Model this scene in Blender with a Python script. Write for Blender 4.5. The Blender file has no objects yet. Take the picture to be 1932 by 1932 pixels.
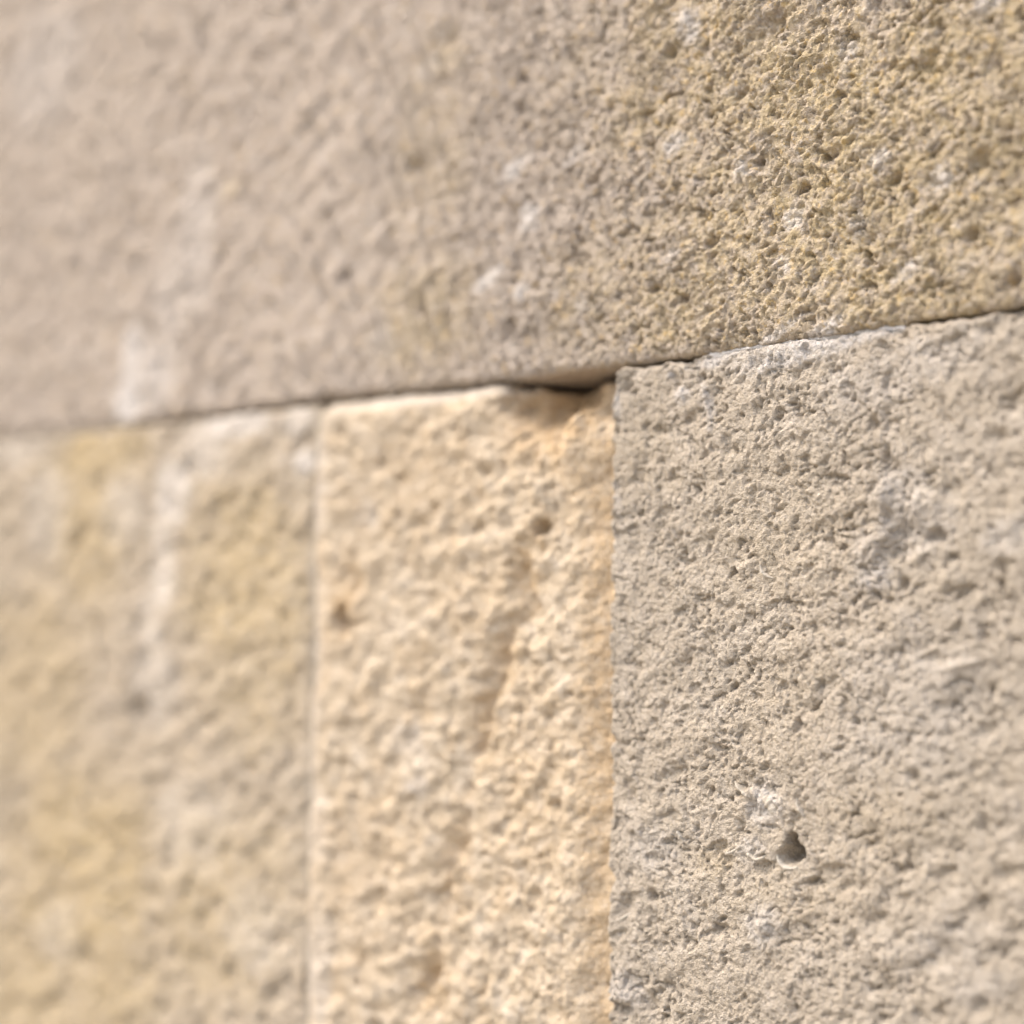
import bpy, math
import numpy as np

# ------------------------------------------------------------------ camera
scene = bpy.context.scene
FPX = 3400.0                      # focal length in units of a 1932 px wide frame
TH, PITCH, ROLL = math.radians(48.5), math.radians(4.6), math.radians(0.9)
Fv = np.array([-math.cos(TH) * math.cos(PITCH), math.sin(TH) * math.cos(PITCH), math.sin(PITCH)])
R0 = np.cross(Fv, [0, 0, 1.0]); R0 /= np.linalg.norm(R0)
U0 = np.cross(R0, Fv)
Rv = R0 * math.cos(ROLL) + U0 * math.sin(ROLL)
Uv = -R0 * math.sin(ROLL) + U0 * math.cos(ROLL)
CAM = np.array([0.0, -0.41232597, 1.45])
cd = bpy.data.cameras.new('camera')
cam = bpy.data.objects.new('camera', cd)
scene.collection.objects.link(cam)
from mathutils import Matrix
cam.matrix_world = Matrix(((Rv[0], Uv[0], -Fv[0], CAM[0]), (Rv[1], Uv[1], -Fv[1], CAM[1]),
                           (Rv[2], Uv[2], -Fv[2], CAM[2]), (0, 0, 0, 1)))
cd.sensor_width = 36.0
cd.lens = 36.0 * FPX / 1932.0
cd.clip_start = 0.02
cd.clip_end = 500.0
cd.dof.use_dof = True
cd.dof.focus_distance = 0.488
cd.dof.aperture_fstop = 3.5
scene.camera = cam

# ------------------------------------------------------------------ sky, sun, exposure
SUN_EL, SUN_AZ = math.radians(54), math.radians(-46)     # azimuth from straight out of the wall (-y) towards -x
world = bpy.data.worlds.new('World'); scene.world = world
world.use_nodes = True
wn = world.node_tree.nodes; wl = world.node_tree.links
sky = wn.new('ShaderNodeTexSky'); sky.sky_type = 'NISHITA'; sky.sun_disc = False
sky.sun_elevation = SUN_EL
sdir = np.array([math.sin(SUN_AZ) * math.cos(SUN_EL), -math.cos(SUN_AZ) * math.cos(SUN_EL), math.sin(SUN_EL)])
sky.sun_rotation = math.atan2(sdir[0], sdir[1])
sky.air_density = 1.0; sky.dust_density = 5.6; sky.ozone_density = 0.6
wl.new(sky.outputs[0], wn['Background'].inputs[0])
wn['Background'].inputs[1].default_value = 0.15
sd = bpy.data.lights.new('sun', 'SUN'); sd.energy = 0.95; sd.angle = math.radians(80); sd.color = (1.0, 0.945, 0.855)
sun = bpy.data.objects.new('sun', sd); scene.collection.objects.link(sun)
from mathutils import Vector
sun.rotation_euler = Vector(-sdir).to_track_quat('-Z', 'Y').to_euler()
sun.location = (-1.5, -3, 5)
vs = scene.view_settings
vs.view_transform = 'Standard'; vs.look = 'None'; vs.gamma = 1.0; vs.use_curve_mapping = False
vs.exposure = 1.23
scene.render.engine = 'CYCLES'
scene.cycles.use_denoising = True
scene.cycles.denoiser = 'OPENIMAGEDENOISE'
scene.cycles.denoising_input_passes = 'RGB_ALBEDO_NORMAL'
scene.cycles.denoising_prefilter = 'ACCURATE'
try:
    scene.cycles.sampling_pattern = 'BLUE_NOISE'
except Exception:
    pass
scene.cycles.max_bounces = 8
scene.cycles.diffuse_bounces = 5

C = scene.collection

# ------------------------------------------------------------------ helpers
def P(px, py, h=0.0):
    """point of the wall face (h metres proud of the wall plane) that lies at a spot of the 1932 px frame: (x, z)"""
    d = Fv + Rv * (px - 966) / FPX + Uv * (966 - py) / FPX
    t = (-h - CAM[1]) / d[1]
    p = CAM + t * d
    return p[0], p[2]

_perm = np.random.RandomState(11).permutation(4096)
_ang = np.random.RandomState(12).rand(4096) * 2 * np.pi
_gx, _gy = np.cos(_ang), np.sin(_ang)
_rnd = np.random.RandomState(13).rand(4096, 3)

def _hash(i, j, s):
    return _perm[(_perm[(i + 131 * s) & 4095] + j) & 4095]

def perlin(x, y, s=0):
    xi = np.floor(x).astype(np.int64); yi = np.floor(y).astype(np.int64)
    xf = x - xi; yf = y - yi
    u = xf * xf * xf * (xf * (xf * 6 - 15) + 10); v = yf * yf * yf * (yf * (yf * 6 - 15) + 10)
    def g(a, b):
        h = _hash(xi + a, yi + b, s)
        return _gx[h] * (xf - a) + _gy[h] * (yf - b)
    n0 = g(0, 0) * (1 - u) + g(1, 0) * u
    n1 = g(0, 1) * (1 - u) + g(1, 1) * u
    return (n0 * (1 - v) + n1 * v) * 1.45

def fbm(x, y, size, octv=3, gain=0.5, s=0):
    a = 1.0; out = 0; tot = 0; f = 1.0 / size
    for o in range(octv):
        ca, sa = math.cos(0.45 + 0.9 * o), math.sin(0.45 + 0.9 * o)
        out = out + a * perlin((x * ca + y * sa) * f + 17.3 * o, (y * ca - x * sa) * f - 9.1 * o, s + 7 * o)
        tot += a; a *= gain; f *= 2.03
    return out / tot

def worley(x, y, size, s=0):
    """distance to the nearest feature point (in cells) and a random number of that point"""
    x = x / size; y = y / size
    xi = np.floor(x).astype(np.int64); yi = np.floor(y).astype(np.int64)
    best = np.full(x.shape, 9.0); rid = np.zeros(x.shape)
    for a in (-1, 0, 1):
        for b in (-1, 0, 1):
            h = _hash(xi + a, yi + b, s)
            d = (xi + a + _rnd[h, 0] - x) ** 2 + (yi + b + _rnd[h, 1] - y) ** 2
            m = d < best
            best = np.where(m, d, best); rid = np.where(m, _rnd[h, 2], rid)
    return np.sqrt(best), rid

def sstep(a, b, x):
    t = np.clip((x - a) / (b - a), 0, 1)
    return t * t * (3 - 2 * t)

def rot(x, z, deg):
    c, s_ = math.cos(math.radians(deg)), math.sin(math.radians(deg))
    return x * c + z * s_, -x * s_ + z * c

def mesh_from_grid(name, V, faces, colors=None, mat=None, parent=None, smooth=True):
    me = bpy.data.meshes.new(name)
    nv, nf = len(V), len(faces)
    me.vertices.add(nv); me.vertices.foreach_set('co', np.ascontiguousarray(V, dtype=np.float32).ravel())
    me.loops.add(nf * 4); me.loops.foreach_set('vertex_index', np.ascontiguousarray(faces, dtype=np.int32).ravel())
    me.polygons.add(nf)
    me.polygons.foreach_set('loop_start', np.arange(0, nf * 4, 4, dtype=np.int32))
    try:
        me.polygons.foreach_set('loop_total', np.full(nf, 4, dtype=np.int32))
    except Exception:
        pass
    me.polygons.foreach_set('use_smooth', np.full(nf, smooth, dtype=bool))
    if colors is not None:
        ca = me.attributes.new('stain', 'FLOAT_COLOR', 'POINT')
        ca.data.foreach_set('color', np.ascontiguousarray(colors, dtype=np.float32).ravel())
    me.update(); me.validate()
    o = bpy.data.objects.new(name, me); C.objects.link(o)
    if mat: me.materials.append(mat)
    if parent: o.parent = parent
    return o

def grid_faces(nr, nc, off=0):
    i, j = np.meshgrid(np.arange(nr - 1), np.arange(nc - 1), indexing='ij')
    a = i * nc + j
    return np.stack([a, a + 1, a + nc + 1, a + nc], -1).reshape(-1, 4) + off

def steps(total, dense, fine, coarse, edge=True):
    """1-D positions 0..total, step 'fine' inside the interval dense=(a,b), 'coarse' outside, packed at both edges"""
    out = [0.0]
    if edge: out += [0.00012, 0.0003, 0.0006]
    x = out[-1]
    while True:
        d = 0.0 if dense[0] <= x <= dense[1] else min(abs(x - dense[0]), abs(x - dense[1]))
        st = min(coarse, fine + d * 0.08) if d > 0 else fine
        x += st
        if x > total - (0.0006 + 0.3 * st if edge else 0.3 * st): break
        out.append(x)
    if edge: out += [total - 0.0006, total - 0.0003, total - 0.00012]
    out.append(total)
    return np.array(out)

def curve_of(pts):
    pts = sorted(pts); a = np.array(pts)
    return lambda q: np.interp(q, a[:, 0], a[:, 1])

# ------------------------------------------------------------------ materials
def nd(nt, t, **kw):
    n = nt.nodes.new(t)
    for k, v in kw.items(): setattr(n, k, v)
    return n

def stone_material(name, c_lo, c_mid, c_hi, ochre, speck=0.5, bump=1.0, blotch=0.06, grain=0.0011, flecks=0.0, lime=(0.62, 0.585, 0.545)):
    m = bpy.data.materials.new(name); m.use_nodes = True
    nt = m.node_tree; L = nt.links.new
    b = nt.nodes['Principled BSDF']
    b.inputs['Roughness'].default_value = 0.95
    b.inputs['Specular IOR Level'].default_value = 0.12
    geo = nd(nt, 'ShaderNodeNewGeometry')
    pos = geo.outputs['Position']
    def noise(size, detail=3, rough=0.55, dist=0.0):
        n = nd(nt, 'ShaderNodeTexNoise'); n.inputs['Scale'].default_value = 1.0 / size
        n.inputs['Detail'].default_value = detail; n.inputs['Roughness'].default_value = rough
        n.inputs['Distortion'].default_value = dist
        L(pos, n.inputs['Vector']); return n.outputs['Fac']
    def mapr(v, a, b_, c=0.0, d=1.0):
        n = nd(nt, 'ShaderNodeMapRange'); n.interpolation_type = 'SMOOTHSTEP'
        for i, q in enumerate((a, b_, c, d)): n.inputs[i + 1].default_value = q
        L(v, n.inputs[0]); return n.outputs[0]
    def mix(fac, A, B, mode='MIX'):
        n = nd(nt, 'ShaderNodeMix', data_type='RGBA', blend_type=mode)
        for sock, q in ((n.inputs[0], fac), (n.inputs[6], A), (n.inputs[7], B)):
            if isinstance(q, (int, float)): sock.default_value = q
            elif isinstance(q, tuple): sock.default_value = (*q, 1)
            else: L(q, sock)
        return n.outputs[2]
    def mul(a, b_):
        n = nd(nt, 'ShaderNodeMath', operation='MULTIPLY')
        for sock, q in ((n.inputs[0], a), (n.inputs[1], b_)):
            if isinstance(q, (int, float)): sock.default_value = q
            else: L(q, sock)
        return n.outputs[0]
    at = nd(nt, 'ShaderNodeAttribute', attribute_name='stain')
    sep = nd(nt, 'ShaderNodeSeparateColor'); L(at.outputs['Color'], sep.inputs[0])
    limef, ochf, warmf = sep.outputs[0], sep.outputs[1], sep.outputs[2]
    col = mix(mapr(noise(blotch, 4, 0.6), 0.32, 0.7), c_lo, c_mid)
    col = mix(mapr(noise(0.007, 3, 0.6, 0.4), 0.42, 0.72, 0, 0.75), col, c_hi)
    # ochre staining, also warm bounce and recess shade painted on the middle block
    och = mul(ochf, mapr(noise(0.004, 4, 0.65), 0.3, 0.62, 0.25, 1.0))
    col = mix(och, col, ochre)
    col = mix(warmf, col, mix(0.5, ochre, (0.60, 0.40, 0.22)))
    # mineral speckle: grains a little lighter and darker than the body
    col = mix(mul(mapr(noise(grain, 2, 0.7), 0.55, 0.72), 0.42 * speck), col, (0.68, 0.63, 0.56))
    col = mix(mul(mapr(noise(grain * 0.8, 2, 0.7, 0.2), 0.56, 0.70), 0.45 * speck), col, (0.16, 0.135, 0.10))
    if flecks > 0:
        fl = mul(mapr(noise(0.0026, 2, 0.6), 0.61, 0.68), flecks)
        col = mix(fl, col, (0.55, 0.36, 0.10))
        fw = mul(mapr(noise(0.009, 3, 0.6), 0.62, 0.70), flecks * 0.6)
        col = mix(fw, col, (0.60, 0.56, 0.53))
    lm = mul(limef, mapr(noise(0.0022, 3, 0.7), 0.28, 0.6, 0.35, 1.0))
    col = mix(lm, col, lime)
    L(col, b.inputs['Base Color'])
    h1 = noise(grain * 0.55, 2, 0.7); h2 = noise(grain * 1.6, 3, 0.65)
    add = nd(nt, 'ShaderNodeMath', operation='MULTIPLY_ADD'); L(h2, add.inputs[0]); add.inputs[1].default_value = 1.6; L(h1, add.inputs[2])
    bp = nd(nt, 'ShaderNodeBump'); bp.inputs['Strength'].default_value = 0.9 * bump; bp.inputs['Distance'].default_value = 0.0007
    L(add.outputs[0], bp.inputs['Height']); L(bp.outputs[0], b.inputs['Normal'])
    return m

M_top = stone_material('yellow_shelly_limestone', (0.39, 0.333, 0.28), (0.415, 0.354, 0.295), (0.465, 0.405, 0.343), (0.45, 0.362, 0.22), speck=1.1, bump=1.3, grain=0.0011, flecks=0.35)
M_right = stone_material('grey_buff_limestone', (0.485, 0.422, 0.337), (0.51, 0.44, 0.348), (0.57, 0.505, 0.42), (0.47, 0.38, 0.25), speck=1.15, bump=1.4, grain=0.0008, flecks=0.0)
M_mid = stone_material('cream_limestone', (0.575, 0.475, 0.345), (0.615, 0.51, 0.375), (0.675, 0.59, 0.475), (0.60, 0.435, 0.255), speck=0.9, bump=1.5, grain=0.0011)
M_left = stone_material('ochre_grey_limestone', (0.328, 0.280, 0.222), (0.352, 0.296, 0.224), (0.395, 0.342, 0.268), (0.385, 0.300, 0.165), speck=0.4, bump=0.8, grain=0.0014, flecks=0.2)
M_mortar = stone_material('lime_mortar', (0.50, 0.47, 0.43), (0.58, 0.55, 0.51), (0.66, 0.64, 0.61), (0.5, 0.4, 0.25), speck=0.5, bump=1.0, grain=0.0009, lime=(0.70, 0.68, 0.66))
M_seam = stone_material('weathered_grey_mortar', (0.29, 0.255, 0.205), (0.32, 0.28, 0.225), (0.36, 0.32, 0.26), (0.35, 0.28, 0.17), speck=0.5, bump=1.0, grain=0.0009, lime=(0.34, 0.30, 0.245))
M_core = stone_material('rubble_mortar', (0.20, 0.17, 0.13), (0.26, 0.22, 0.17), (0.32, 0.28, 0.22), (0.3, 0.24, 0.15), speck=0.5)
M_shell = stone_material('fossil_shell_calcite', (0.44, 0.395, 0.325), (0.48, 0.43, 0.355), (0.54, 0.50, 0.43), (0.5, 0.42, 0.3), speck=0.35, bump=0.8, grain=0.0008)

# ------------------------------------------------------------------ stone builder
class Stone:
    def __init__(self, left, right, bottom, top, h, fine, coarse, dense, edge_r=0.0022, seed=0, jitter=0.0005):
        """left/right: x as function of z; bottom/top: z as function of x (metres); h: how far the face stands proud"""
        zb, zt = float(np.mean(bottom(np.array([left(1.5), right(1.5)])))), float(np.mean(top(np.array([left(1.5), right(1.5)]))))
        xl, xr = float(left((zb + zt) / 2)), float(right((zb + zt) / 2))
        W, H = xr - xl, zt - zb
        a = steps(W, (dense[0] - xl, dense[1] - xl), fine[0], coarse)
        c = steps(H, (dense[2] - zb, dense[3] - zb), fine[1], coarse)
        A, Cc = np.meshgrid(a, c)
        x0 = xl + A
        jb = lambda q, s: jitter * fbm(q, q * 0 + s * 1.7, 0.006, 3, 0.6, seed + s)
        zB = bottom(x0) + jb(x0, 1); zT = top(x0) + jb(x0, 2)
        self.Z = zB + (zT - zB) * Cc / H
        xL = left(self.Z) + jb(self.Z, 3); xR = right(self.Z) + jb(self.Z, 4)
        self.X = xL + (xR - xL) * A / W
        self.dl, self.dr = self.X - xL, xR - self.X
        self.db, self.dt = self.Z - zB, zT - self.Z
        self.h = np.full(self.X.shape, h)
        self.base = h
        self.stain = np.zeros(self.X.shape + (4,)); self.stain[..., 3] = 1
        self.r = edge_r; self.seed = seed

    def win(self, x, z, rad):
        """index window around a spot"""
        jr = np.where(np.any(np.abs(self.X[[0, self.X.shape[0] // 2, -1]] - x) < rad * 1.3 + 0.003, axis=0))[0]
        ir = np.where(np.any(np.abs(self.Z[:, [0, self.Z.shape[1] // 2, -1]] - z) < rad * 1.3 + 0.004, axis=1))[0]
        if len(jr) == 0 or len(ir) == 0: return None
        return slice(ir[0], ir[-1] + 1), slice(jr[0], jr[-1] + 1)

    def pit(self, x, z, rx, rz, depth, ang=0, sharp=2.0, wob=0.35, rim=0.0, seed=0):
        """a hollow (depth > 0) or a lump (depth < 0), mm-sized, with a wavy outline"""
        w = self.win(x, z, max(rx, rz) * 2)
        if w is None: return
        X, Z = self.X[w] - x, self.Z[w] - z
        u, v = rot(X, Z, ang)
        n1 = fbm(self.X[w], self.Z[w], min(rx, rz) * 1.2, 3, 0.6, self.seed + seed + 50)
        n2 = fbm(self.X[w], self.Z[w], 0.0022, 3, 0.6, self.seed + seed + 60)
        q = np.sqrt((u / rx) ** 2 + (v / rz) ** 2) * (1 + wob * 1.5 * n1) + (0.22 if sharp <= 3 else 0.15) * n2
        self.h[w] -= depth * (1 - sstep(0.55 if sharp > 3 else 0.0, 1.05, q)) * (1 + 0.35 * n2)
        if rim: self.h[w] += rim * np.exp(-((q - 1.15) / 0.22) ** 2)

    def spot(self, ch, x, z, rx, rz, amt, ang=0, rough=0.8):
        """staining of the stone, and on the middle block some painted light and shade: channel 0 lime, 1 ochre, 2 warm"""
        w = self.win(x, z, max(rx, rz) * 2.4)
        if w is None: return
        u, v = rot(self.X[w] - x, self.Z[w] - z, ang)
        q = np.exp(-((u / rx) ** 2 + (v / rz) ** 2))
        n = fbm(self.X[w], self.Z[w], min(0.03, min(rx, rz) * 0.7), 5, 0.68, self.seed + 90 + ch)
        g = amt * (sstep(0.18, 0.80, q * (1 + 1.3 * rough * n)) if ch == 0 else sstep(0.02, 0.95, q * (1 + rough * n)))
        self.stain[w + (ch,)] = np.maximum(self.stain[w + (ch,)], g)

    def finish(self, name, mat, parent, depth=0.09, r=None):
        rs = r or {}
        for k, d in (('l', self.dl), ('r', self.dr), ('b', self.db), ('t', self.dt)):
            R = rs.get(k, self.r)
            n = 1 + 0.7 * fbm(self.X, self.Z, 0.011, 3, 0.55, self.seed + 31)
            Rn = np.clip(R * n, 0.0006, None)
            q = np.clip(1 - d / Rn, 0, 1)
            self.h -= Rn * (1 - np.sqrt(np.clip(1 - q * q, 0, 1))) * 0.9
        ny, nx = self.X.shape
        V = np.stack([self.X, -self.h, self.Z], -1).reshape(-1, 3)
        F = [grid_faces(ny, nx)]
        S = [self.stain.reshape(-1, 4)]
        # the four sides run back into the wall
        idx = np.arange(ny * nx).reshape(ny, nx)
        loop = np.concatenate([idx[0, :], idx[1:, -1], idx[-1, -2::-1], idx[-2:0:-1, 0]])
        n = len(loop); prev = loop; off = ny * nx; Vs = [V]
        base = V[loop]; cen = V.mean(0)
        for k, y in enumerate((0.0012, 0.003, 0.006, 0.011, 0.02, 0.04, depth)):
            ring = base.copy(); ring[:, 1] = base[:, 1] + y
            wv = 0.0006 * fbm(base[:, 0] + base[:, 2], np.full(n, y * 3), 0.008, 3, 0.6, self.seed + 77)
            dx = np.sign(cen[0] - base[:, 0]); dz = np.sign(cen[2] - base[:, 2])
            ring[:, 0] += np.where(np.isin(loop, idx[:, 0]) | np.isin(loop, idx[:, -1]), dx * np.abs(wv), 0)
            ring[:, 2] += np.where(np.isin(loop, idx[0, :]) | np.isin(loop, idx[-1, :]), dz * np.abs(wv), 0)
            Vs.append(ring); cur = off + np.arange(n)
            F.append(np.stack([prev, cur, np.roll(cur, -1), np.roll(prev, -1)], -1))
            S.append(self.stain.reshape(-1, 4)[loop]); prev = cur; off += n
        V = np.concatenate(Vs); F = np.concatenate(F); S = np.concatenate(S)
        o = mesh_from_grid(name, V - [cen[0], 0, cen[2]], F, S, mat, parent)
        o.location = (cen[0], 0, cen[2])
        return o

# ------------------------------------------------------------------ the setting
def sheet(name, x0, x1, y0, y1, z, mat):
    V = np.array([(x0, y0, z), (x1, y0, z), (x1, y1, z), (x0, y1, z)])
    return mesh_from_grid(name, V, np.array([[0, 1, 2, 3]]), None, mat)

mp = bpy.data.materials.new('worn_pale_paving'); mp.use_nodes = True
nt = mp.node_tree; bs = nt.nodes['Principled BSDF']; bs.inputs['Roughness'].default_value = 0.9
nz = nt.nodes.new('ShaderNodeTexNoise'); nz.inputs['Scale'].default_value = 3.0; nz.inputs['Detail'].default_value = 6
g_ = nt.nodes.new('ShaderNodeNewGeometry'); nt.links.new(g_.outputs['Position'], nz.inputs['Vector'])
rp = nt.nodes.new('ShaderNodeValToRGB'); rp.color_ramp.elements[0].color = (0.27, 0.245, 0.21, 1); rp.color_ramp.elements[1].color = (0.38, 0.345, 0.29, 1)
nt.links.new(nz.outputs['Fac'], rp.inputs[0]); nt.links.new(rp.outputs[0], bs.inputs['Base Color'])
ground = sheet('pavement', -120, 120, -120, 120, 0.0, mp)
ground['kind'] = 'structure'

wall = bpy.data.objects.new('stone_wall', None); C.objects.link(wall)
wall['label'] = 'weathered pale limestone block wall with pitted faces and thin mortar joints'
wall['category'] = 'wall'; wall['kind'] = 'thing'

# wall core behind the blocks
def box(name, x0, x1, y0, y1, z0, z1, mat, parent):
    V = np.array([(x, y, z) for x in (x0, x1) for y in (y0, y1) for z in (z0, z1)])
    F = np.array([[0, 1, 3, 2], [4, 6, 7, 5], [0, 4, 5, 1], [2, 3, 7, 6], [0, 2, 6, 4], [1, 5, 7, 3]])
    return mesh_from_grid(name, V, F, None, mat, parent, smooth=False)
box('core', -1.98, 1.16, 0.045, 0.34, 0.0, 2.42, M_core, wall)

# ------------------------------------------------------------------ the four blocks in view
HT, HR, HM, HL = 0.0038, 0.0042, 0.0010, 0.0007
def poly(pts, h, axis):
    q = [P(a, b, h) for a, b in pts]
    return q if axis == 'x' else [(z, x) for x, z in q]

hT = lambda x: -0.0014 + (HT + 0.0014) * sstep(-0.425, -0.315, x)      # the upper block's face leans back towards its far end
_tb = []
for a_, b_ in [(0, 823), (100, 814), (230, 801), (420, 776), (610, 751), (800, 732), (940, 717), (1000, 712), (1060, 702), (1110, 695), (1170, 688), (1240, 680), (1330, 667), (1440, 649), (1600, 627), (1740, 603), (1850, 588), (1932, 574)]:
    q_ = P(a_, b_, 0.0)
    for _ in range(4): q_ = P(a_, b_, float(hT(q_[0])))
    _tb.append(q_)
top_bottom = curve_of([(-0.95, 1.5375)] + _tb + [(0.1, 1.540)])
right_top = curve_of(poly([(1160, 704), (1170, 698), (1188, 695), (1240, 686), (1300, 676), (1400, 659), (1500, 642), (1600, 631), (1740, 610), (1850, 595), (1932, 581)], HR, 'x') + [(0.1, 1.537)])
mid_top = curve_of([(-0.47, 1.5335)] + poly([(605, 759), (700, 748), (800, 737), (940, 722), (975, 722)], HM, 'x') + poly([(1000, 735), (1025, 739), (1050, 734), (1075, 726), (1100, 722), (1120, 726), (1140, 721), (1160, 720)], -0.008, 'x') + [(-0.3, 1.531)])
left_top = curve_of([(-0.98, 1.535)] + poly([(0, 833), (230, 809), (430, 784), (600, 763)], HL, 'x'))
right_left = curve_of([(1.2, P(1146, 1990, HR)[0])] + poly([(1146, 1932), (1149, 1600), (1152, 1300), (1152, 1000), (1154, 850), (1158, 760), (1165, 705)], HR, 'z'))
mid_left = curve_of([(1.2, P(577, 1990, HM)[0])] + poly([(578, 1932), (583, 1600), (586, 1400), (594, 1180), (590, 1080), (597, 900), (603, 800), (607, 762)], HM, 'z'))
const = lambda v: (lambda q: np.full(np.shape(q), v) if np.ndim(q) else v)
course = [1.235, 1.232]

# ---- upper block: porous, shelly, yellow to the right
st = Stone(const(-0.93), const(0.03), top_bottom, const(1.842), HT, (0.00042, 0.00042), 0.006, (-0.68, -0.185, 1.52, 1.735), 0.0028, seed=3, jitter=0.0009)
X, Z = st.X, st.Z
rough = sstep(-0.50, -0.30, X)                      # smoother towards the far end
st.h = hT(X)
u, v = rot(X, Z, 35)
wx = X + 0.0022 * fbm(X, Z, 0.007, 3, .55, 4); wz = Z + 0.0022 * fbm(X, Z, 0.007, 3, .55, 6)
hol = fbm(wx, wz, 0.012, 3, 0.55, 9)
st.h += 0.0012 * fbm(X, Z, 0.035, 2, 0.5, 5)
st.h += (0.0020 - 0.0010 * rough) * fbm(u / 2.0, v, 0.0085, 3, 0.55, 8)
st.h -= (0.0019 - 0.0006 * rough) * sstep(0.05, 0.55, fbm(wx, wz, 0.0062 - 0.0012 * rough, 4, 0.62, 21))
st.h -= 0.0023 * rough * sstep(0.10, 0.46, fbm(wx / 1.2, wz, 0.0031, 3, 0.58, 23)) * (0.5 + 0.5 * sstep(-0.3, 0.3, hol))
st.h -= 0.0011 * rough * sstep(0.08, 0.42, fbm(wx, wz, 0.0016, 2, 0.6, 27)) * (0.4 + 0.6 * sstep(-0.2, 0.3, hol))
w, rid = worley(wx, wz, 0.0019, 33)
st.h += (0.00005 + 0.00022 * rough) * (1 - sstep(0.0, 0.65, w)) * (0.2 + rid)
st.h += (0.00015 + 0.0002 * rough) * fbm(X, Z, 0.0013, 2, 0.6, 44)
fu, fv = X * math.cos(0.5) + Z * math.sin(0.5), -X * math.sin(0.5) + Z * math.cos(0.5)
fib = 1 - np.abs(fbm(fu / 2.8 + 0.0015 * fbm(X, Z, 0.005, 2, .5, 46), fv + 0.0035 * fbm(X, Z, 0.008, 2, .5, 47), 0.0036, 3, 0.55, 48)) * 3
st.h += 0.0008 * rough * sstep(0.3, 1.0, fib) * sstep(-0.3, 0.3, fbm(X, Z, 0.02, 2, .5, 49))
for (px, py, rx, rz, d) in [(1517, 353, 3.0, 2.0, 3.5), (1433, 303, 2.2, 2.0, 3.5), (1345, 457, 4.0, 2.4, 3.0), (1216, 215, 2.4, 2.6, 3.5), (1263, 101, 2.6, 2.4, 3.5),
                            (1454, 51, 6.5, 5.5, 3.5), (1911, 527, 3.6, 3.0, 4.0), (761, 308, 6.5, 5.0, 3.5), (777, 582, 3.4, 3.0, 3.5), (952, 625, 5.0, 3.6, 3.2), (628, 523, 4.5, 4, 2.5),
                            (976, 144, 3.2, 3.4, 3.2), (976, 200, 3.0, 3.0, 3), (1330, 90, 3, 5, 2.5), (1750, 120, 6, 3, 2.4), (1850, 300, 4.5, 4, 3), (1690, 340, 3, 3, 3), (835, 65, 7, 5, 2.4),
                            (820, 150, 5, 4, 2.0), (500, 300, 8, 4, 1.6), (400, 480, 6, 5, 1.5), (1235, 545, 3.4, 2.4, 3), (1290, 565, 2.6, 2, 3), (1120, 340, 3.4, 2.6, 2.4), (1575, 290, 4, 3, 2.6),
                            (1830, 440, 3, 3, 3), (1880, 120, 5, 3, 2.4), (1640, 450, 3, 4, 2.2), (1400, 175, 4, 2.4, 2.6), (1560, 150, 3, 5, 2.0)]:
    x, z = P(px, py, HT); st.pit(x, z, rx / 1000, rz / 1000, d / 1000, 30, 2, 0.5, seed=px % 13)
for (px, py, rx, rz, d, a) in [(1298, 51, 4, 6, 1.4, 20), (1400, 325, 3, 5, 1.0, 30), (1545, 405, 4.5, 3.4, 1.3, 20), (1600, 430, 4, 3, 1.0, 0), (1490, 110, 5, 3, 1.0, 40), (1680, 75, 6, 4, 1.0, 30), (985, 560, 10, 3, 1.0, 12), (900, 480, 10, 4, 1.0, 35), (700, 430, 12, 5, 1.2, 35), (560, 200, 14, 6, 1.4, 35)]:
    x, z = P(px, py, HT); st.pit(x, z, rx / 1000, rz / 1000, -d / 1000, a, 2, 0.4)
for (px, py, rx, rz, am) in [(1396, 320, 3, 3.5, .7), (1497, 410, 3.5, 3.5, .75), (1478, 500, 3, 3, .6), (1271, 273, 5, 3, .8), (1599, 94, 4, 3, .6), (1665, 300, 4, 3, .7), (1775, 340, 4, 4, .7),
                             (1712, 508, 6, 3, .6), (1298, 51, 4, 7, .7), (960, 316, 7, 3, .95), (991, 406, 5, 5, .9), (909, 523, 8, 3, .9), (976, 549, 3.5, 3, .9), (1100, 575, 3, 3, .6), (1870, 0, 5, 3, .8), (1080, 290, 6, 3, .5),
                             (1545, 632, 10, 2.4, .9), (1450, 640, 12, 1.6, .7), (1265, 480, 3, 2, .5), (790, 120, 6, 4, .35), (1620, 420, 3, 3, .6)]:
    x, z = P(px, py, HT); st.spot(0, x, z, rx / 1000, rz / 1000, am * 0.95, 25, 1.2)
for (px, py, rx, rz, am) in [(226, 700, 6.5, 22, 1.0), (222, 765, 9, 12, 1.0), (222, 740, 7, 14, 1.0), (270, 700, 14, 18, .5), (300, 560, 14, 26, .3), (350, 430, 12, 34, .35), (230, 640, 5, 10, .6), (60, 120, 30, 30, .3), (700, 640, 8, 6, .3)]:
    x, z = P(px, py, HT); st.spot(0, x, z, rx / 1000, rz / 1000, am, 0, 0.7)
for (px, py, rx, rz, am) in [(1650, 250, 75, 70, .95), (1350, 500, 45, 30, .8), (1800, 520, 50, 40, .85), (1400, 80, 60, 45, .8), (780, 590, 25, 22, .6), (800, 270, 20, 30, .35), (415, 350, 5, 4, .8), (1900, 80, 60, 50, .9), (820, 100, 12, 10, .4), (1150, 560, 30, 20, .5)]:
    x, z = P(px, py, HT); st.spot(1, x, z, rx / 1000, rz / 1000, am, 0, 1.5)
x, z = P(1085, 705, HT); st.spot(2, x, z - 0.001, 0.02, 0.0022, 0.35)
s_top = st.finish('stone', M_top, wall, r={'b': 0.0030})

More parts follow.
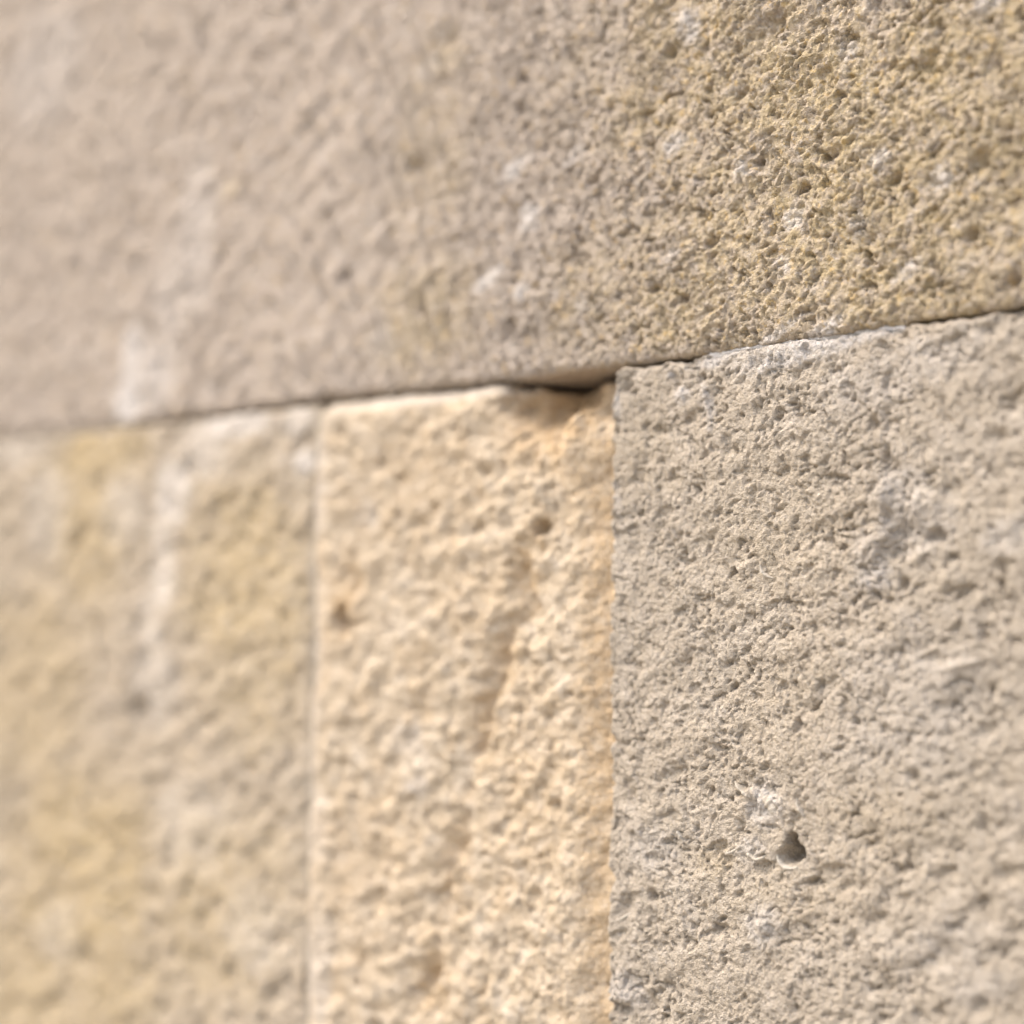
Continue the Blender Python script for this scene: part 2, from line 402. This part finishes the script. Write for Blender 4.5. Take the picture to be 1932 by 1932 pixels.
# ---- right block: grey-buff, pecked face with shell hollows
st = Stone(right_left, const(0.02), const(1.236), right_top, HR, (0.00034, 0.00034), 0.006, (-0.33, -0.185, 1.345, 1.545), 0.0010, seed=5, jitter=0.0015)
X, Z = st.X, st.Z
u, v = rot(X, Z, 28)
wx = X + 0.0016 * fbm(X, Z, 0.006, 3, .55, 61); wz = Z + 0.0016 * fbm(X, Z, 0.006, 3, .55, 62)
hol = fbm(u / 1.8, v, 0.0095, 3, 0.5, 57) + 0.35 * fbm(X, Z, 0.03, 2, .5, 58)
calm = sstep(-0.25, 0.35, fbm(X, Z, 0.045, 3, .55, 59))              # quieter and rougher fields
st.h += 0.0014 * fbm(X, Z, 0.04, 2, 0.5, 51)
st.h += 0.0008 * fbm(u / 1.6, v, 0.0085, 3, 0.5, 52)
st.h -= 0.0009 * sstep(0.0, 0.5, hol)
st.h += 0.0006 * fbm(wx, wz, 0.0046, 4, 0.6, 53)
mk = 0.42 + 0.58 * sstep(-0.15, 0.40, hol)
st.h -= 0.0020 * sstep(0.07, 0.50, fbm(wx / 1.25, wz, 0.0041, 3, 0.55, 54)) * (0.45 + 0.55 * mk) * (1 - 0.25 * calm)
st.h -= 0.0011 * sstep(0.10, 0.44, fbm(wx, wz, 0.0017, 2, 0.6, 56)) * mk
st.h += 0.00040 * fbm(X, Z, 0.0011, 2, 0.65, 55) * (1 - 0.3 * calm)
E_ = [(1493, 1588, 2.0, 3.0, 9, 10), (1501, 1610, 2.4, 2.6, 9, -10), (1484, 1612, 2.6, 2.4, 3.4, 0), (1480, 1616, 3.8, 3.2, 2.6, 20), (1419, 1522, 2.2, 4.4, 2.4, 15), (1231, 1690, 2.0, 3.0, 3.2, 10), (1182, 1708, 4, 5, 2.6, -30),
      (1170, 1907, 5, 3, 3.0, 0), (1262, 1462, 7, 2.0, 1.8, 20), (1720, 1463, 2.8, 2.2, 2.4, 0), (1898, 1650, 4, 3.0, 2.4, 0), (1703, 1101, 2.2, 3.4, 3.3, 10), (1672, 861, 1.6, 4.6, 3.0, 0), (1687, 880, 3.0, 3.0, 2.6, 0),
      (1774, 1014, 2.8, 2.8, 3.2, 0), (1890, 1064, 3.4, 2.2, 2.6, 20), (1799, 923, 5.0, 5.0, 1.6, 0), (1647, 799, 2.2, 2.6, 3.0, 0), (1692, 1012, 4.5, 8.5, 3.2, -25), (1730, 985, 9, 4, 1.4, 20), (1715, 1040, 3, 3, 2.0, 0), (1675, 975, 3, 4, 1.8, 0), (1760, 1010, 5, 2.4, 1.6, 20), (1780, 1800, 8, 5, 2.2, 30), (1600, 1180, 4, 3, 1.6, 30),
      (1480, 890, 4, 2.4, 1.6, 20), (1380, 850, 5, 3, 1.2, 20), (1330, 1020, 6, 3, 1.3, 25), (1560, 1300, 5, 3, 1.3, 30), (1290, 1250, 6, 3, 1.2, 20), (1650, 1740, 6, 4, 1.8, 20), (1400, 1380, 5, 3, 1.2, 20), (1880, 820, 4, 3, 2.2, 0),
      (1570, 1640, 9, 2.0, 1.6, 10), (1860, 1380, 5, 3, 2.0, 30), (1225, 1900, 5, 4, 2.0, 0), (1440, 1640, 3.6, 2.6, 2.2, 0), (1215, 870, 5, 3, 1.2, 20), (1850, 1900, 5, 3, 1.8, 20), (1200, 1040, 4, 2.6, 1.0, 20)]
for (px, py, rx, rz, d, a) in E_:
    x, z = P(px, py, HR); st.pit(x, z, rx / 1000, rz / 1000, d / 1000, a, 4 if d > 3.3 else 2, 0.3, seed=px % 11)
for (px, py, rx, rz, d, a) in [(1650, 1025, 5.0, 8.0, 2.2, -25), (1640, 1095, 6, 2.4, 1.4, 30), (1735, 1050, 6, 2.6, 1.3, 20), (1665, 940, 4, 6, 1.3, -20), (1331, 762, 2.0, 7.5, 1.3, 12), (1440, 1745, 6.5, 4.5, 1.3, 20), (1455, 1785, 3, 4, 1.0, -30), (1173, 1873, 6, 4.6, 1.8, 0),
                               (1588, 1629, 9, 5, 1.0, 15), (1210, 1560, 8, 5, 1.2, -15), (1470, 1525, 4.4, 4.6, 1.2, 0), (1750, 960, 8, 6, 1.0, 0), (1550, 1075, 5, 3, .9, 20), (1660, 930, 4, 6, 1.0, 0), (1790, 1090, 5, 4, 1.2, 0),
                               (1620, 1700, 8, 5, 1.0, 25), (1300, 1780, 9, 5, .9, 20), (1815, 1255, 12, 1.5, 1.0, 14), (1850, 1310, 11, 1.3, .9, -28), (1285, 745, 3, 2.6, .8, 0)]:
    x, z = P(px, py, HR); st.pit(x, z, rx / 1000, rz / 1000, -d / 1000, a, 2, 0.4, seed=py % 17)
for (px, py, rx, rz, am) in [(1347, 674, 8, 2.0, .95), (1540, 646, 24, 4.0, 1.0), (1590, 636, 18, 4, .9), (1440, 668, 14, 4.5, .5), (1285, 745, 3.4, 3.2, .75), (1261, 707, 1.5, 1, .9), (1331, 765, 2.4, 8, .55), (1440, 1517, 6, 7, .75), (1415, 1600, 5, 4, .5),
                             (1700, 950, 9, 14, .45), (1740, 1000, 12, 6, .4), (1640, 1050, 5, 10, .35), (1800, 1780, 14, 8, .25), (1850, 1860, 9, 5, .3), (1700, 700, 30, 8, .3), (1700, 1330, 30, 20, .25), (1440, 1745, 7, 6, .5), (1173, 1873, 8, 6, .5), (1160, 750, 1.6, 8, .6), (1159, 930, 2, 10, .35), (1650, 1090, 6, 4, .6), (1905, 1010, 8, 5, .5), (1230, 1600, 9, 8, .35)]:
    x, z = P(px, py, HR); st.spot(0, x, z, rx / 1000, rz / 1000, am, 15)
for (px, py, rx, rz, am) in [(1350, 1625, 9, 5, .55), (1650, 1550, 20, 14, .3), (1500, 1000, 30, 20, .2), (1480, 1700, 20, 10, .3), (1560, 1330, 25, 16, .22), (1230, 850, 14, 14, .25)]:
    x, z = P(px, py, HR); st.spot(1, x, z, rx / 1000, rz / 1000, am, 15)
for (py, rz, d) in [(842, 2.2, 1.4), (930, 1.5, 1.0), (1110, 3.0, 1.6), (1190, 1.4, 1.0), (1395, 2.6, 1.6), (1480, 1.6, 1.2), (1660, 3.2, 1.8), (1790, 2.0, 1.4), (1905, 2.6, 1.8)]:
    x, z = P(1152, py, HR); st.pit(x, z, 0.0022, rz / 1000, d / 1000, 0, 2, 0.5, seed=py % 7)
for (px, py, rx, rz, am) in [(1480, 655, 12, 3.0, .75), (1530, 648, 14, 4.0, 1.0), (1585, 638, 14, 3.6, .95), (1640, 628, 10, 2.4, .7), (1372, 668, 6, 1.8, .8), (1345, 676, 5, 3.0, .9)]:
    x, z = P(px, py, HR); st.spot(0, x, z, rx / 1000, rz / 1000, am, 8, 0.4)
st.h += 0.0009 * np.exp(-(st.dl / 0.0012) ** 2) * sstep(1.505, 1.522, Z)        # pale lip on the top corner
s_right = st.finish('stone', M_right, wall, r={'t': 0.0018, 'l': 0.0009})

# ---- middle block: cream, knobbly, set back a little, broken upper corner
mid_right = lambda q: right_left(q) - 0.0010
st = Stone(mid_left, mid_right, const(1.235), mid_top, HM, (0.00050, 0.00050), 0.005, (-0.46, -0.32, 1.32, 1.545), 0.0030, seed=7, jitter=0.0013)
X, Z = st.X, st.Z
u, v = rot(X, Z, 20)
marg = (0.25 + 0.75 * sstep(0.001, 0.009, st.dl)) * (0.45 + 0.55 * sstep(0.004, 0.030, st.dr)) * (0.15 + 0.85 * sstep(0.003, 0.009, st.dt))
st.h += 0.0014 * fbm(X, Z, 0.03, 2, 0.5, 71)
wx = X + 0.0009 * fbm(X, Z, 0.004, 3, .55, 72); wz = Z + 0.0009 * fbm(X, Z, 0.004, 3, .55, 73)
st.h += 0.0018 * marg * fbm(u / 1.4, v, 0.0105, 2, 0.5, 69) + 0.0015 * marg * fbm(u / 1.3, v, 0.0058, 3, 0.55, 70)
w, rid = worley(wx / 1.2, wz, 0.0042, 74)
st.h += 0.0013 * marg * (1 - sstep(0.0, 0.85, w)) * np.clip(1.6 * rid - 0.3, 0, 1)
st.h -= 0.0013 * marg * sstep(0.12, 0.55, fbm(wx, wz, 0.0046, 4, 0.65, 76))
st.h -= 0.0007 * (0.3 + 0.7 * marg) * sstep(0.10, 0.45, fbm(wx, wz, 0.0024, 2, 0.6, 75))
st.h += 0.00055 * fbm(X, Z, 0.0016, 3, 0.75, 77)
st.stain[..., 1] = 0.42 * sstep(-0.05, 0.5, fbm(X, Z, 0.016, 4, .6, 86))
st.h -= 0.0045 * sstep(0.017, 0.0, st.dr) * (1 + 0.5 * fbm(X, Z, 0.012, 3, .55, 84))
gro = [(1015, 1010), (985, 1075), (1003, 1147), (965, 1185), (949, 1218), (932, 1290), (922, 1335), (910, 1397), (890, 1460), (884, 1520), (871, 1592), (851, 1639), (836, 1705), (830, 1770), (820, 1837), (793, 1876), (775, 1932)]
gp = np.array([P(a, b, HM) for a, b in gro])
order = np.argsort(gp[:, 1]); gxs = np.interp(Z, gp[order, 1], gp[order, 0])
gxs = gxs + 0.002 * fbm(Z, Z * 0, 0.012, 3, .5, 79)
dd = X - gxs
gm = sstep(gp[:, 1].max() + .002, gp[:, 1].max() - .012, Z)
gwt = np.array([0.2, 0.5, 0.75, 0.7, 0.9, 1.0, 1.0, 0.9, 0.45, 0.3, 0.75, 0.9, 0.8, 0.3, 0.9, 0.8, 0.3])
gw = np.interp(Z, gp[order, 1], gwt[order]) * (1 + 0.6 * fbm(X, Z, 0.008, 3, .55, 78))
st.h -= 0.0052 * np.clip(gw, 0.1, 1.2) * gm * np.exp(-(np.where(dd > 0, dd / 0.0019, dd / 0.0052)) ** 2)
st.h -= 0.0011 * gm * sstep(0.02, -0.004, np.abs(dd + 0.004)) * 0.5
for (px, py, rx, rz, d, a) in [(1022, 996, 3.6, 3.0, 4.5, 0), (980, 1068, 7, 6, 2.2, 0), (1038, 921, 5, 3, 2.0, 0), (665, 1089, 8, 6, 2.6, 0), (646, 1168, 4.6, 5.5, 5.0, 10), (757, 904, 5, 3.4, 2.0, 0), (826, 959, 6, 2.6, 2.0, 0),
                               (1122, 772, 5, 4, 3.0, 20), (1098, 800, 3, 4, 2.0, 0), (1075, 1310, 2.4, 2.0, 3.2, 0), (1050, 1518, 2.4, 2.6, 2.5, 0), (915, 890, 5, 2.4, 1.6, 20), (700, 760, 8, 3, .6, 0),
                               (640, 820, 5, 4, 1.6, 0), (820, 1140, 7, 5, 1.8, 0), (900, 1000, 5, 4, 1.5, 0), (720, 1500, 7, 5, 1.6, 20), (700, 1700, 8, 5, 1.8, 20), (640, 1560, 5, 4, 1.6, 0), (870, 1590, 5, 2.4, 2.4, 0), (810, 1840, 6, 4, 2.6, 40), (708, 1935, 5, 3.5, 3, 0),
                               (1000, 1780, 6, 4, 1.5, 0), (935, 1790, 2.5, 5, 2.0, 0), (1010, 1690, 5, 2.4, 1.4, 0), (680, 1830, 3, 9, 1.8, -10), (1020, 1150, 4, 6, 1.2, 0), (955, 1255, 5, 5, 1.2, 0)]:
    x, z = P(px, py, HM); st.pit(x, z, rx / 1000, rz / 1000, d / 1000, a, 4 if d > 4 else 2, 0.35, seed=px % 11)
# broken corner under the upper block
nb = fbm(X, Z, 0.009, 4, .55, 81)
for (px, py, rx, rz, d) in [(1025, 733, 0.020, 0.0150, 0.0130), (1120, 725, 0.030, 0.0120, 0.0085), (1012, 768, 0.015, 0.0165, 0.0060), (1128, 770, 0.012, 0.010, 0.0030)]:
    x, z = P(px, py, HM)
    q = np.sqrt(((X - x) / rx) ** 2 + ((Z - z) / rz) ** 2) * (1 + 0.45 * nb)
    st.h -= d * (1 - sstep(0.1, 1.05, q))
x, z = P(1085, 850, HM)
st.pit(x, z, 0.012, 0.014, -0.0014, 0, 2, 0.4)
# dressed, sloping upper arris that catches the sky
cham = np.clip(1 - st.dt / (0.0046 * (1 + 0.35 * fbm(X, Z, 0.02, 2, .5, 83))), 0, 1)
st.h -= 0.0042 * cham * sstep(P(985, 740, HM)[0], P(955, 740, HM)[0], X)
for (px, py, rx, rz, am) in [(800, 745, 60, 3.2, .55), (600, 900, 5, 20, .4), (592, 1300, 4, 40, .25), (600, 1560, 6, 14, .3), (770, 1400, 8, 10, .3), (600, 1830, 8, 20, .4), (790, 1480, 6, 4, .5), (690, 970, 6, 6, .35)]:  # first spot paints skylight onto the sloping upper arris; the rest is lime
    x, z = P(px, py, HM); st.spot(0, x, z, rx / 1000, rz / 1000, am, 0)
for (px, py, rx, rz, am) in [(1135, 1000, 9, 45, .7), (1130, 1400, 10, 60, .7), (1135, 1750, 9, 50, .6), (1090, 860, 14, 18, .5), (1040, 785, 20, 18, .95), (655, 1130, 9, 16, .8), (985, 1075, 8, 9, .8), (950, 1250, 8, 16, .55), (915, 1380, 8, 18, .5), (860, 1640, 8, 20, .5), (815, 1850, 10, 14, .6), (1020, 1000, 7, 7, .6), (800, 900, 30, 24, .3), (1000, 1500, 20, 40, .35), (700, 1650, 25, 30, .3), (900, 1150, 20, 20, .3)]:  # right-edge spots paint recess shade and warm bounce over an orange tint
    x, z = P(px, py, HM); st.spot(1, x, z, rx / 1000, rz / 1000, am, 0, .7)  # further spots tint the hollows and the groove
x, z = P(1025, 750, HM); st.spot(2, x, z, 0.018, 0.017, .45)  # warm brown paints the shade inside the broken corner's hollow
s_mid = st.finish('stone', M_mid, wall, r={'t': 0.0022, 'l': 0.0013, 'r': 0.002})

# ---- left block: duller ochre and grey, far out of focus
left_right = lambda q: mid_left(q) - 0.0016
st = Stone(const(-0.97), left_right, const(1.234), left_top, HL, (0.00075, 0.00070), 0.006, (-0.69, -0.44, 1.28, 1.545), 0.0030, seed=9, jitter=0.0014)
X, Z = st.X, st.Z
u, v = rot(X, Z, 28)
st.h += 0.0016 * fbm(X, Z, 0.03, 2, 0.5, 91)
st.h += 0.0018 * fbm(u / 1.9, v, 0.0100, 3, 0.5, 92)
st.h -= 0.0020 * sstep(0.0, 0.55, fbm(X, Z, 0.0075, 3, 0.55, 93))
st.h += 0.0003 * fbm(X, Z, 0.002, 2, 0.5, 95)
for (px, py, rx, rz, d, a) in [(262, 1340, 7, 9, 4.5, -35), (40, 1500, 9, 5, 2.6, 0), (160, 1810, 8, 7, 3, 0), (530, 1775, 7, 5, 2.6, 0), (550, 1970, 8, 5, 2.6, 20), (470, 1450, 5, 4, 2.2, 0), (290, 1690, 7, 5, 2.4, 0), (570, 1400, 5, 6, 1.6, 0), (510, 1880, 8, 5, 2.0, 20), (330, 1350, 8, 4, 1.5, 20)]:
    x, z = P(px, py, HL); st.pit(x, z, rx / 1000, rz / 1000, d / 1000, a, 2, 0.35, seed=px % 11)
for (px, py, rx, rz, am) in [(440, 800, 22, 5.5, .7), (380, 850, 16, 12, .35), (325, 930, 11, 15, .6), (305, 1010, 9, 16, .38), (308, 1095, 9, 13, .5), (285, 1190, 9, 18, .28), (575, 872, 6, 5, .8), (560, 795, 9, 6, .45), (230, 960, 14, 16, .3), (90, 970, 16, 24, .25), (290, 1290, 14, 18, .3), (110, 1760, 16, 14, .22), (480, 1750, 20, 18, .22), (360, 1560, 26, 20, .22), (30, 850, 30, 8, .25)]:
    x, z = P(px, py, HL); st.spot(0, x, z, rx / 1000, rz / 1000, am, 0, 0.7)
for (px, py, rx, rz, am) in [(180, 860, 34, 13, .95), (160, 1000, 26, 40, .75), (450, 1080, 34, 40, .75), (60, 1300, 40, 50, .6), (150, 1650, 55, 45, .85), (400, 1700, 40, 40, .6), (60, 1900, 50, 40, .7), (520, 1180, 20, 30, .6), (200, 1860, 40, 30, .7), (480, 1300, 26, 26, .5)]:
    x, z = P(px, py, HL); st.spot(1, x, z, rx / 1000, rz / 1000, am, 0, 0.8)
s_left = st.finish('stone', M_left, wall, r={'t': 0.0026, 'r': 0.0018})

# ------------------------------------------------------------------ mortar in the joints
def mortar(pts, half, front, bulge, seed, lump=0.0008, gap=None, mat=M_mortar):
    """lumpy bead of mortar along a joint; pts (x, z) along the joint, front = how far proud of the wall plane"""
    p = np.array(pts); sd_ = np.r_[0, np.cumsum(np.hypot(*np.diff(p, axis=0).T))]
    n = max(8, int(sd_[-1] / 0.0007)); s = np.linspace(0, sd_[-1], n)
    x = np.interp(s, sd_, p[:, 0]); z = np.interp(s, sd_, p[:, 1])
    tx, tz = np.gradient(x), np.gradient(z); ln = np.hypot(tx, tz); nx_, nz_ = -tz / ln, tx / ln
    k = np.linspace(-1, 1, 15)
    S, K = np.meshgrid(s, k, indexing='ij')
    nn = fbm(S, K * half * 2, 0.004, 3, .6, seed) ; n2 = fbm(S, K * half, 0.02, 2, .5, seed + 3)
    hw = half * (1 + 0.6 * n2)
    Hh = front + bulge * (1 - K ** 2) + lump * nn + 0.0012 * n2
    if gap is not None: Hh = Hh - 0.012 * sstep(gap, gap + 0.12, fbm(S, S * 0, 0.017, 2, .5, seed + 9))
    Xm = x[:, None] + nx_[:, None] * K * hw; Zm = z[:, None] + nz_[:, None] * K * hw
    V = np.stack([Xm, -Hh, Zm], -1)
    back = V.copy()[:, [0, -1]]; back[..., 1] = 0.05
    V = np.concatenate([back[:, :1], V, back[:, 1:]], 1)
    cen = V.reshape(-1, 3).mean(0)
    st_ = np.zeros((V.shape[0] * V.shape[1], 4)); st_[:, 0] = 0.6
    f = grid_faces(V.shape[0], V.shape[1])[:, ::-1]
    o = mesh_from_grid('mortar', V.reshape(-1, 3) - cen, f, st_, mat, wall)
    o.location = cen
    return o

def jl(pts, h): return [P(a, b, h) for a, b in pts]
mortar(jl([(1330, 668), (1400, 656), (1500, 641), (1560, 634), (1640, 622), (1700, 613)], HR), 0.0012, 0.0012, 0.0010, 201, 0.0012, gap=0.34)
mortar(jl([(1700, 612), (1760, 603), (1850, 591), (1940, 577), (2050, 556)], HR), 0.0010, -0.0040, 0.0005, 205, gap=0.2)
mortar(jl([(-120, 840), (0, 828), (120, 816), (235, 805)], HL), 0.0013, -0.0030, 0.0004, 209, mat=M_seam)
mortar(jl([(225, 801), (430, 779), (610, 756), (800, 735), (950, 719)], HL), 0.0014, -0.0075, 0.0, 213, mat=M_seam)
mortar(jl([(603, 770), (595, 900), (590, 1080), (592, 1180), (584, 1400), (581, 1600), (576, 1932), (574, 2060)], HL), 0.0021, 0.0000, 0.0003, 217, mat=M_seam)

# ------------------------------------------------------------------ fossil shells standing out of the right block
def shell_arc(pts, width, height, seed, parent, h=HR, thick=None):
    """a thin broken shell edge: a tapering ridge along a path given on the block's face"""
    p = np.array([P(a, b, h) for a, b in pts])
    m = len(p); t = np.linspace(0, m - 1, m * 8)
    x = np.interp(t, np.arange(m), p[:, 0]); z = np.interp(t, np.arange(m), p[:, 1])
    for _ in range(6):
        x[1:-1] = (x[:-2] + x[2:]) / 2; z[1:-1] = (z[:-2] + z[2:]) / 2
    tx, tz = np.gradient(x), np.gradient(z); ln = np.hypot(tx, tz) + 1e-9; nx_, nz_ = -tz / ln, tx / ln
    k = np.linspace(0, np.pi, 9)
    q = np.linspace(0, 1, len(t)); tap = np.clip(np.sin(np.pi * np.clip(q * 0.94 + 0.03, 0, 1)), 0.05, 1) ** 0.6
    wv = 1 + 0.35 * fbm(q * 0.02, q * 0, 0.003, 3, .6, seed)
    Xs = x[:, None] + nx_[:, None] * np.cos(k) * (width * tap * wv)[:, None]
    Zs = z[:, None] + nz_[:, None] * np.cos(k) * (width * tap * wv)[:, None]
    Ys = -(h - 0.0024 + np.sin(k) * ((height * 0.7 + 0.0020) * tap * wv)[:, None])
    V = np.stack([Xs, Ys, Zs], -1); cen = V.reshape(-1, 3).mean(0)
    stn = np.zeros((V.shape[0] * 9, 4))
    loc = np.array(parent.location)
    o = mesh_from_grid('fossil_shell', V.reshape(-1, 3) - cen, grid_faces(V.shape[0], 9), stn, M_shell, parent)
    o.location = cen - loc
    return o

shell_arc([(1436, 1040), (1432, 1062), (1436, 1080), (1450, 1090), (1474, 1092)], 0.0007, 0.0010, 301, s_right)
shell_arc([(1378, 1472), (1392, 1488), (1408, 1502), (1416, 1508)], 0.0007, 0.0012, 302, s_right)
shell_arc([(1268, 1556), (1280, 1574), (1290, 1594)], 0.0007, 0.0010, 303, s_right)
shell_arc([(1460, 1598), (1462, 1622), (1475, 1638), (1496, 1640), (1512, 1630)], 0.0007, 0.0004, 304, s_right)
shell_arc([(1398, 1590), (1408, 1612), (1424, 1624), (1440, 1618), (1446, 1606)], 0.0008, 0.0011, 305, s_right)
shell_arc([(1358, 1612), (1376, 1610), (1392, 1600), (1400, 1592)], 0.0009, 0.0012, 306, s_right)
shell_arc([(1498, 1502), (1502, 1520), (1512, 1536), (1518, 1552)], 0.0006, 0.0010, 307, s_right)
shell_arc([(1426, 1502), (1444, 1508), (1456, 1524), (1458, 1548)], 0.0022, 0.0014, 308, s_right)
shell_arc([(1218, 1672), (1236, 1670), (1246, 1684), (1246, 1706), (1236, 1716)], 0.0006, 0.0010, 309, s_right)
shell_arc([(1242, 1668), (1262, 1680), (1278, 1692)], 0.0006, 0.0010, 310, s_right)
shell_arc([(1163, 1738), (1176, 1732), (1188, 1722)], 0.0009, 0.0012, 311, s_right)
shell_arc([(1172, 1576), (1184, 1602), (1206, 1614), (1232, 1606)], 0.0010, 0.0010, 312, s_right)
shell_arc([(1720, 1325), (1748, 1336), (1762, 1350)], 0.0008, 0.0010, 313, s_right)

# ------------------------------------------------------------------ the rest of the wall round the frame
rs = np.random.RandomState(4)
mats = [M_top, M_right, M_left, M_mid]
def plain(x0, x1, z0, z1, seed):
    st = Stone(const(x0 + 0.0012), const(x1 - 0.0012), const(z0 + 0.0015), const(z1 - 0.0015), rs.uniform(0, 0.004), (0.0045, 0.0045), 0.0045, (x0, x1, z0, z1), 0.004, seed=seed, jitter=0.001)
    st.h += 0.0016 * fbm(st.X, st.Z, 0.05, 2, .5, seed) + 0.0018 * fbm(st.X, st.Z, 0.014, 2, .6, seed + 5)
    st.stain[..., 1] = 0.7 * sstep(0.0, 0.6, fbm(st.X, st.Z, 0.1, 3, .5, seed + 8))
    st.finish('stone', mats[rs.randint(0, 4)], wall)
k = 500
zs = [0.0, 0.31, 0.62, 0.93, 1.235, 1.54, 1.845, 2.13, 2.42]
for r_ in range(8):
    z0, z1 = zs[r_], zs[r_ + 1]
    spans = []
    if r_ == 4: spans = [(-1.98, -1.50), (-1.50, -0.972), (0.022, 0.50), (0.50, 1.16)]
    elif r_ == 5: spans = [(-1.98, -1.40), (-1.40, -0.932), (0.032, 0.62), (0.62, 1.16)]
    else:
        xx = -1.98
        while xx < 1.16:
            nx2 = min(1.16, xx + rs.uniform(0.32, 0.62))
            if 1.16 - nx2 < 0.15: nx2 = 1.16
            spans.append((xx, nx2)); xx = nx2
    for (a, b) in spans:
        z0_, z1_ = z0, z1
        k += 1; plain(a, b, z0_ + (0.0 if r_ != 5 else -0.003), z1_, k)
